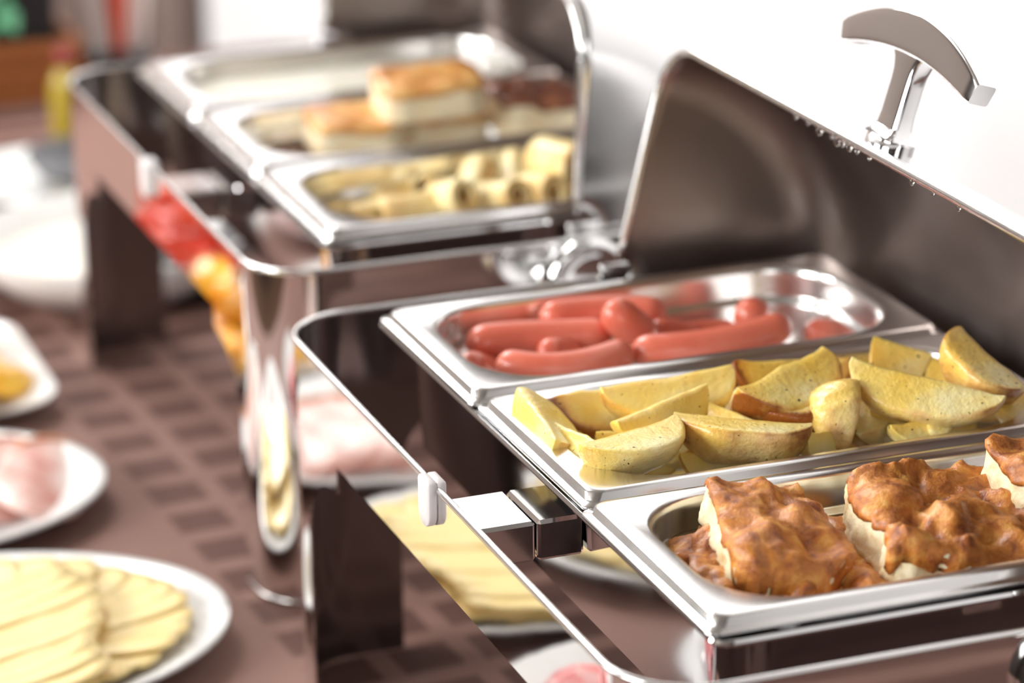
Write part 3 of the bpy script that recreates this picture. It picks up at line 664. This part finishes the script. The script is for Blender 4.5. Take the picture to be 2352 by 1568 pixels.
# ---------------------------------------------------------------- plates and cold food at the left
TZ = ZP + TT
def plate(name, cx, cy, a, b, label, hgt=.022, cat='plate'):
    prof = [(.001, .003), (.55, .003), (.66, .005), (.72, .009), (.97, hgt - .001), (1.0, hgt), (1.0, hgt - .003), (.97, hgt - .004), (.70, .004), (.60, 0), (.001, 0)]
    vs, fs = loops([[Vector((a * r * math.cos(2 * PI * j / 64), b * r * math.sin(2 * PI * j / 64), z)) for j in range(64)] for r, z in prof])
    o = build(name, vs, fs, M_china); o.location = (cx, cy, TZ + .0006); tag(o, label, cat, 'white plates of cold food'); return o
plate('oval_plate', -.285, .657, .205, .143, 'large white oval plate of sliced cheese, nearest at lower left')
plate('oval_plate', -.272, .937, .172, .130, 'white oval plate of sliced ham, just beyond the cheese plate')
def square_plate(cx, cy, s, label, rot=0):
    prof = [(-.09, .003), (-.05, .004), (-.035, .006), (-.002, .020), (0, .021), (-.001, .018), (-.032, .003), (-.045, 0), (-.09, 0)]
    vs, fs = loops([rrect(-s - g, s + g, -s - g, s + g, max(.012, .05 + g * .6), z, 8, 6) for g, z in prof], True, True)
    o = build('square_plate', vs, fs, M_china); o.location = (cx, cy, TZ + .0006); o.rotation_euler = (0, 0, rot); tag(o, label, 'plate', 'white plates of cold food'); return o
square_plate(-.215, 1.205, .122, 'white square plate with orange pepper pieces, at the left edge')
plate('round_plate', -.258, 1.468, .122, .112, 'white plate of red tomato wedges, seen mirrored in the farther dish')
plate('oval_plate', -.285, .385, .17, .112, 'white plate of pink salami, seen mirrored in the nearer dish')

def slice_mesh(L, Wd, thick, fold, seed, sq=4.0):
    nx, ny = 14, 8; vs = []; fs = []
    def S(x, y, top):
        z = fold * (1 - (y / (Wd / 2)) ** 2) + .0012 * noise.noise(Vector((x * 50, y * 50, seed)))
        return Vector((x, y, z + (thick if top else 0)))
    ring = []
    for i in range(32):
        a = 2 * PI * i / 32; c_, s_ = math.cos(a), math.sin(a); f = (abs(c_) ** sq + abs(s_) ** sq) ** (-1 / sq); ring.append((L / 2 * c_ * f, Wd / 2 * s_ * f))
    ls = []
    for top in (False, True):
        for f in ((.05, .5, .8, 1) if not top else (1, .8, .5, .05)):
            ls.append([S(x * f, y * f, top) for x, y in ring])
    return loops(ls, True, True)
ORD = 'first second third fourth fifth sixth seventh eighth ninth tenth eleventh twelfth thirteenth fourteenth fifteenth sixteenth seventeenth eighteenth nineteenth'.split()
def fan(name, n, place, L, Wd, th, fold, m, lab, cat, grp, sq=4, rind=None):
    protos = [slice_mesh(L, Wd, th, fold, s, sq) for s in range(3)]; mes = []
    for s in range(3):
        o = build(name, *protos[s], m); mes.append(o)
    for i in range(n):
        o = mes[i] if i < 3 else mes[i % 3].copy()
        if i >= 3: C.objects.link(o)
        x, y, z, rx, ry, rz = place(i); o.location = (x, y, TZ + z); o.rotation_euler = (rx, ry, rz)
        tag(o, lab % ORD[i] if '%s' in lab else lab, cat, grp)
        if rind:
            if i == 0:
                pts = [Vector((L / 2 * .98 * math.cos(a), Wd / 2 * .98 * math.sin(a), th / 2 + fold * (1 - (.98 * math.sin(a)) ** 2))) for a in [-.9 + 1.8 * k / 10 for k in range(11)]]
                r0 = build('rind', *tube(pts, .0036, 6), rind, o); fan.r = r0
            else:
                r1 = fan.r.copy(); C.objects.link(r1); r1.parent = o
def pl_outer(i):
    t_ = rad(112 - i * 11.0); a, b = .135, .088
    return (-.285 + a * math.cos(t_), .657 + b * math.sin(t_), .013 + .0006 * (i % 2) + i * .0012 % .004, rad(-11), rad(-4), math.atan2(b * math.sin(t_), a * math.cos(t_) * .8) + rad(12))
fan('cheese_slice', 19, pl_outer, .085, .055, .0022, .004, M_cheese, 'pale yellow cheese slice, %s clockwise from the far end of the outer fan', 'cheese slice', 'cheese slices in the outer fan')
def pl_inner(i):
    y = .708 - i * .0175
    return (-.240 + .012 * math.sin(i * .6), y, .022 + .0008 * (i % 3), rad(-14), rad(-3), rad(18 + 3 * math.sin(i * 2.1)))
fan('cheese_slice', 10, pl_inner, .130, .052, .0022, .005, M_cheese, 'pale cheese slice, %s from the far end of the raised middle row', 'cheese slice', 'cheese slices in the middle row')
def pl_ham(i):
    return (-.348 + i * .033, .935 + .006 * math.sin(i * 1.7), .014 + .0015 * (i % 2), rad(20), rad(0), rad(68 + 4 * math.sin(i)))
fan('ham_slice', 7, pl_ham, .150, .075, .0025, .006, M_ham, 'pink ham slice with browned rind, %s from the left on its oval plate', 'ham slice', 'ham slices on the oval plate', sq=2.3, rind=M_rind)
def pl_sal(i):
    return (-.35 + (i % 4) * .045, .360 + (i // 4) * .045, .012 + .002 * (i % 3) + .003 * (i // 4), rad(-16), rad(-14), rad(20 * i))
fan('salami_slice', 8, pl_sal, .075, .070, .002, .003, M_fish, 'pink salami slice overlapping others on the nearest white plate', 'salami slice', 'salami slices', sq=2)
def chunk(name, cx, cy, cz, s, m, lab, cat, grp, seed, flat=.6):
    bm = bmesh.new(); bmesh.ops.create_icosphere(bm, subdivisions=3, radius=s)
    for v in bm.verts:
        v.co.z *= flat; v.co.x *= 1.25
        if v.co.y > s * .35: v.co.y = s * .35 + (v.co.y - s * .35) * .15
        v.co += v.normal * .12 * s * noise.noise(v.co * 60 + Vector((seed, 0, 0)))
    me = bpy.data.meshes.new(name); bm.to_mesh(me); bm.free()
    o = link(name, me, m); o.location = (cx, cy, TZ + cz); o.rotation_euler = (rad(20 * math.sin(seed)), rad(15 * math.cos(seed * 2)), seed * 1.3); tag(o, lab, cat, grp)
for i, (x, y, z) in enumerate([(-.135, 1.16, .022), (-.150, 1.21, .024), (-.185, 1.14, .022), (-.20, 1.20, .026), (-.18, 1.25, .024), (-.235, 1.16, .022), (-.24, 1.24, .024), (-.15, 1.265, .022), (-.19, 1.195, .050), (-.165, 1.265, .052), (-.215, 1.275, .022)]):
    chunk('orange_slice', x, y, z, .026, M_pep, 'orange yellow fruit piece heaped on the white square plate', 'fruit piece', 'orange fruit pieces on the square plate', i)
for i, (x, y, z) in enumerate([(-.185, 1.425, .026), (-.180, 1.480, .026), (-.25, 1.40, .024), (-.24, 1.46, .026), (-.195, 1.53, .026), (-.31, 1.44, .024), (-.205, 1.445, .062), (-.200, 1.495, .062), (-.25, 1.54, .024), (-.30, 1.50, .024)]):
    chunk('tomato_wedge', x, y, z, .028, M_tom, 'glossy red tomato wedge heaped on the round plate beyond the square one', 'tomato wedge', 'tomato wedges on the round plate', i + 3)

# crockery farther back
def bowl(cx, cy, prof, name, lab, cat, m=M_china, k=48, z=0):
    vs, fs = lathe([(r, z_) for r, z_ in prof], 0, 0, k); o = build(name, vs, fs, m); o.location = (cx, cy, TZ + .0006 + z); tag(o, lab, cat); return o
bowl(.025, 1.425, [(.001, .004), (.06, .005), (.095, .014), (.118, .034), (.128, .054), (.130, .056), (.131, .054), (.122, .032), (.10, .012), (.072, .003), (.070, 0), (.001, 0)], 'serving_bowl', 'large deep white serving bowl behind the far leg of the farther dish', 'bowl')
bowl(.025, 1.425, [(.001, .036), (.108, .034), (.112, .031), (.09, .016), (.001, .014)], 'sour_cream', 'pale cream filling of the large white serving bowl', 'cream', M_porr)
bowl(.05, 1.76, [(.001, .003), (.06, .003), (.105, .016), (.106, .018), (.104, .020), (.062, .007), (.001, .007)][::-1], 'soup_plate', 'white plate carrying a dark bowl, behind the large serving bowl', 'plate')
bowl(.080, 1.745, [(.001, .006), (.02, .006), (.046, .014), (.060, .032), (.061, .034), (.062, .032), (.050, .012), (.024, .001), (.001, 0)], 'dark_bowl', 'small dark grey bowl standing on the white plate at the far left', 'bowl', mat('grey_glaze', (.12, .12, .13), .25), z=.009)
bowl(.062, 1.600, [(.001, 0), (.034, 0), (.038, .008), (.040, .030), (.041, .034), (.039, .034), (.036, .010), (.001, .005)], 'white_cup', 'short white cup between the large bowl and the plate behind it', 'cup')
# bottle and glass
M_oil = mat('yellow_oil', (.55, .42, .05), .15, Transmission_Weight=.3)
bt = empty('oil_bottle', (.108, 1.955, TZ + .0006), 'slim yellow oil bottle with a dark red cap, at the far left', 'bottle')
build('body', *lathe([(.001, 0), (.016, 0), (.017, .004), (.017, .060), (.010, .075), (.007, .082), (.001, .082)]), M_oil, bt)
build('cap', *lathe([(.001, .080), (.0085, .080), (.0085, .1), (.001, .101)]), mat('red_cap', (.25, .02, .02), .4), bt)
gl = empty('drinking_glass', (.228, 2.215, TZ + .0006), 'low clear glass holder of folded white and red napkins, at the table end', 'glass')
build('tumbler', *lathe([(.001, .004), (.033, .005), (.036, .010), (.041, .034), (.0425, .034), (.039, .008), (.036, 0), (.001, 0)]), M_glass, gl)
M_nap = mat('white_napkin', (.88, .87, .84), .8); M_napr = mat('red_napkin', (.85, .12, .05), .8)
def napkin(x, y, wd, ht, rz, tilt, m, lab):
    vs = []; fs = []; n = 8
    for i in range(n + 1):
        for j in range(9):
            s = j / 8; u_ = -1 + 2 * i / n; ww = wd * (.35 + .65 * s ** .7) * (1 if s < .9 else .8)
            vs.append((u_ * ww, .006 * math.sin(u_ * 5 + s * 2) + tilt * s * s, s * ht))
    for i in range(n):
        for j in range(8): a = i * 9 + j; fs.append((a, a + 9, a + 10, a + 1))
    o = build('paper_napkin', vs, fs, m); o.location = (x, y, TZ + .009); o.rotation_euler = (0, 0, rz); solid(o, .0015); tag(o, lab, 'napkin', 'folded napkins in the glass')
napkin(.211, 2.215, .026, .20, rad(-10), .02, M_nap, 'white napkin on the left of the glass')
napkin(.250, 2.215, .030, .20, rad(-25), .03, M_nap, 'white napkin on the right of the glass')
napkin(.229, 2.203, .016, .17, rad(-20), .005, M_napr, 'red napkin in the middle of the glass')
# chafing fuel holder under the farther dish
fb = empty('fuel_burner', V(.10, .6984 + .66 - .01, TT + .0006), 'black fuel burner with a white lid, glimpsed under the farther dish', 'burner')
fb.location = (.105, 1.385, TZ + .0006)
build('cup', *lathe([(.001, 0), (.042, 0), (.044, .004), (.044, .05), (.040, .054), (.001, .054)]), M_black, fb)
build('cap', *lathe([(.001, .054), (.014, .054), (.016, .058), (.014, .064), (.001, .066)]), M_china, fb)

# ---------------------------------------------------------------- things at the far end of the table
M_chairw = mat('orange_wood', (.30, .09, .025), .4)
c = coord(M_chairw, (1, 1, 14)); lk(M_chairw, ramp(M_chairw, noi(M_chairw, c, 6), [(.3, (.22, .060, .015)), (.7, (.36, .12, .03))]), bsdf(M_chairw).inputs['Base Color'])
cr = empty('wooden_crate', (-.05, 2.205, TZ + .0006), 'orange-brown slatted wooden crate at the far left end of the table', 'crate')
def cb(name, *a): return link(name, box(a[0], a[1], a[2], a[3], TZ + a[4], TZ + a[5], .002), M_chairw, cr, False, cr.location)
for k_ in range(3):
    cb('slat', -.27, .166, 2.110, 2.118, .002 + k_ * .024, .022 + k_ * .024); cb('slat', -.27, .166, 2.272, 2.280, .002 + k_ * .024, .022 + k_ * .024)
    for x0 in (-.27, .158): cb('slat', x0, x0 + .008, 2.118, 2.272, .002 + k_ * .024, .022 + k_ * .024)
cb('bottom_board', -.262, .158, 2.118, 2.272, .001, .008)
for x0 in (-.262, .146):
    for y0 in (2.118, 2.260): cb('post', x0, x0 + .012, y0, y0 + .012, .008, .070)
pl = empty('herb_planter', (-.05, 2.205, TZ + .009), 'black planter with a green leafy herb standing in the wooden crate', 'plant')
M_dk = mat('black_planter', (.006, .006, .008), .5)
o = link('trough', box(-.25, .142, 2.130, 2.258, TZ + .009, TZ + .20, .006), M_dk, pl, False, pl.location)
M_leaf = mat('green_leaf', (.16, .52, .28), .3)
for i in range(14):
    a = -PI / 2 + .9 * math.sin(i * 2.4); L_ = .045 + .014 * math.sin(i * 1.7); x_, y_, z_ = .068 + .024 * math.sin(i * 3.1) - .06 * (i > 9), 2.130, .092 + .0075 * i
    vs = []; fs = []
    for s_ in range(9):
        q = s_ / 8; wd = max(.0008, .015 * math.sin(PI * q) ** .7)
        rr_ = .6 * L_ * q; zz = L_ * q * (.7 - .9 * q) * (1 if i % 2 else -.3)
        for e_ in (-1, 0, 1): vs.append((x_ + rr_ * math.cos(a) - e_ * wd * math.sin(a), y_ + rr_ * math.sin(a) + e_ * wd * math.cos(a), TZ + z_ + zz + e_ * .004))
    for s_ in range(8):
        for e_ in (0, 1): b_ = s_ * 3 + e_; fs.append((b_, b_ + 1, b_ + 4, b_ + 3))
    o = build('leaf', vs, fs, M_leaf, pl, True, pl.location); solid(o, .0006)
# curtains
def curtain(name, x0, x1, y, m, lab, amp=.02, pitch=.12):
    vs = []; fs = []; n = int((x1 - x0) / .01)
    for i in range(n + 1):
        x = x0 + (x1 - x0) * i / n; yy = y + amp * math.sin(2 * PI * x / pitch) + amp * .4 * math.sin(2 * PI * x / (pitch * 2.7))
        vs += [(x, yy, .02), (x, yy, 2.6)]
    for i in range(n): fs.append((2 * i, 2 * i + 2, 2 * i + 3, 2 * i + 1))
    o = build(name, vs, fs, m); solid(o, .002); tag(o, lab, 'curtain')
link_panel = tag(link('wall_back_panel', box(.79, .95, RY1 - .42, RY1 - .40, 0, 2.6), M_wall, smooth=False), 'narrow white wall panel at the far end beside the taupe curtain', kind='structure')
curtain('curtain', .40, .79, 3.95, mat('taupe_curtain', (.42, .33, .30), .8), 'pleated taupe curtain on the far wall behind the napkins', .02, .11)
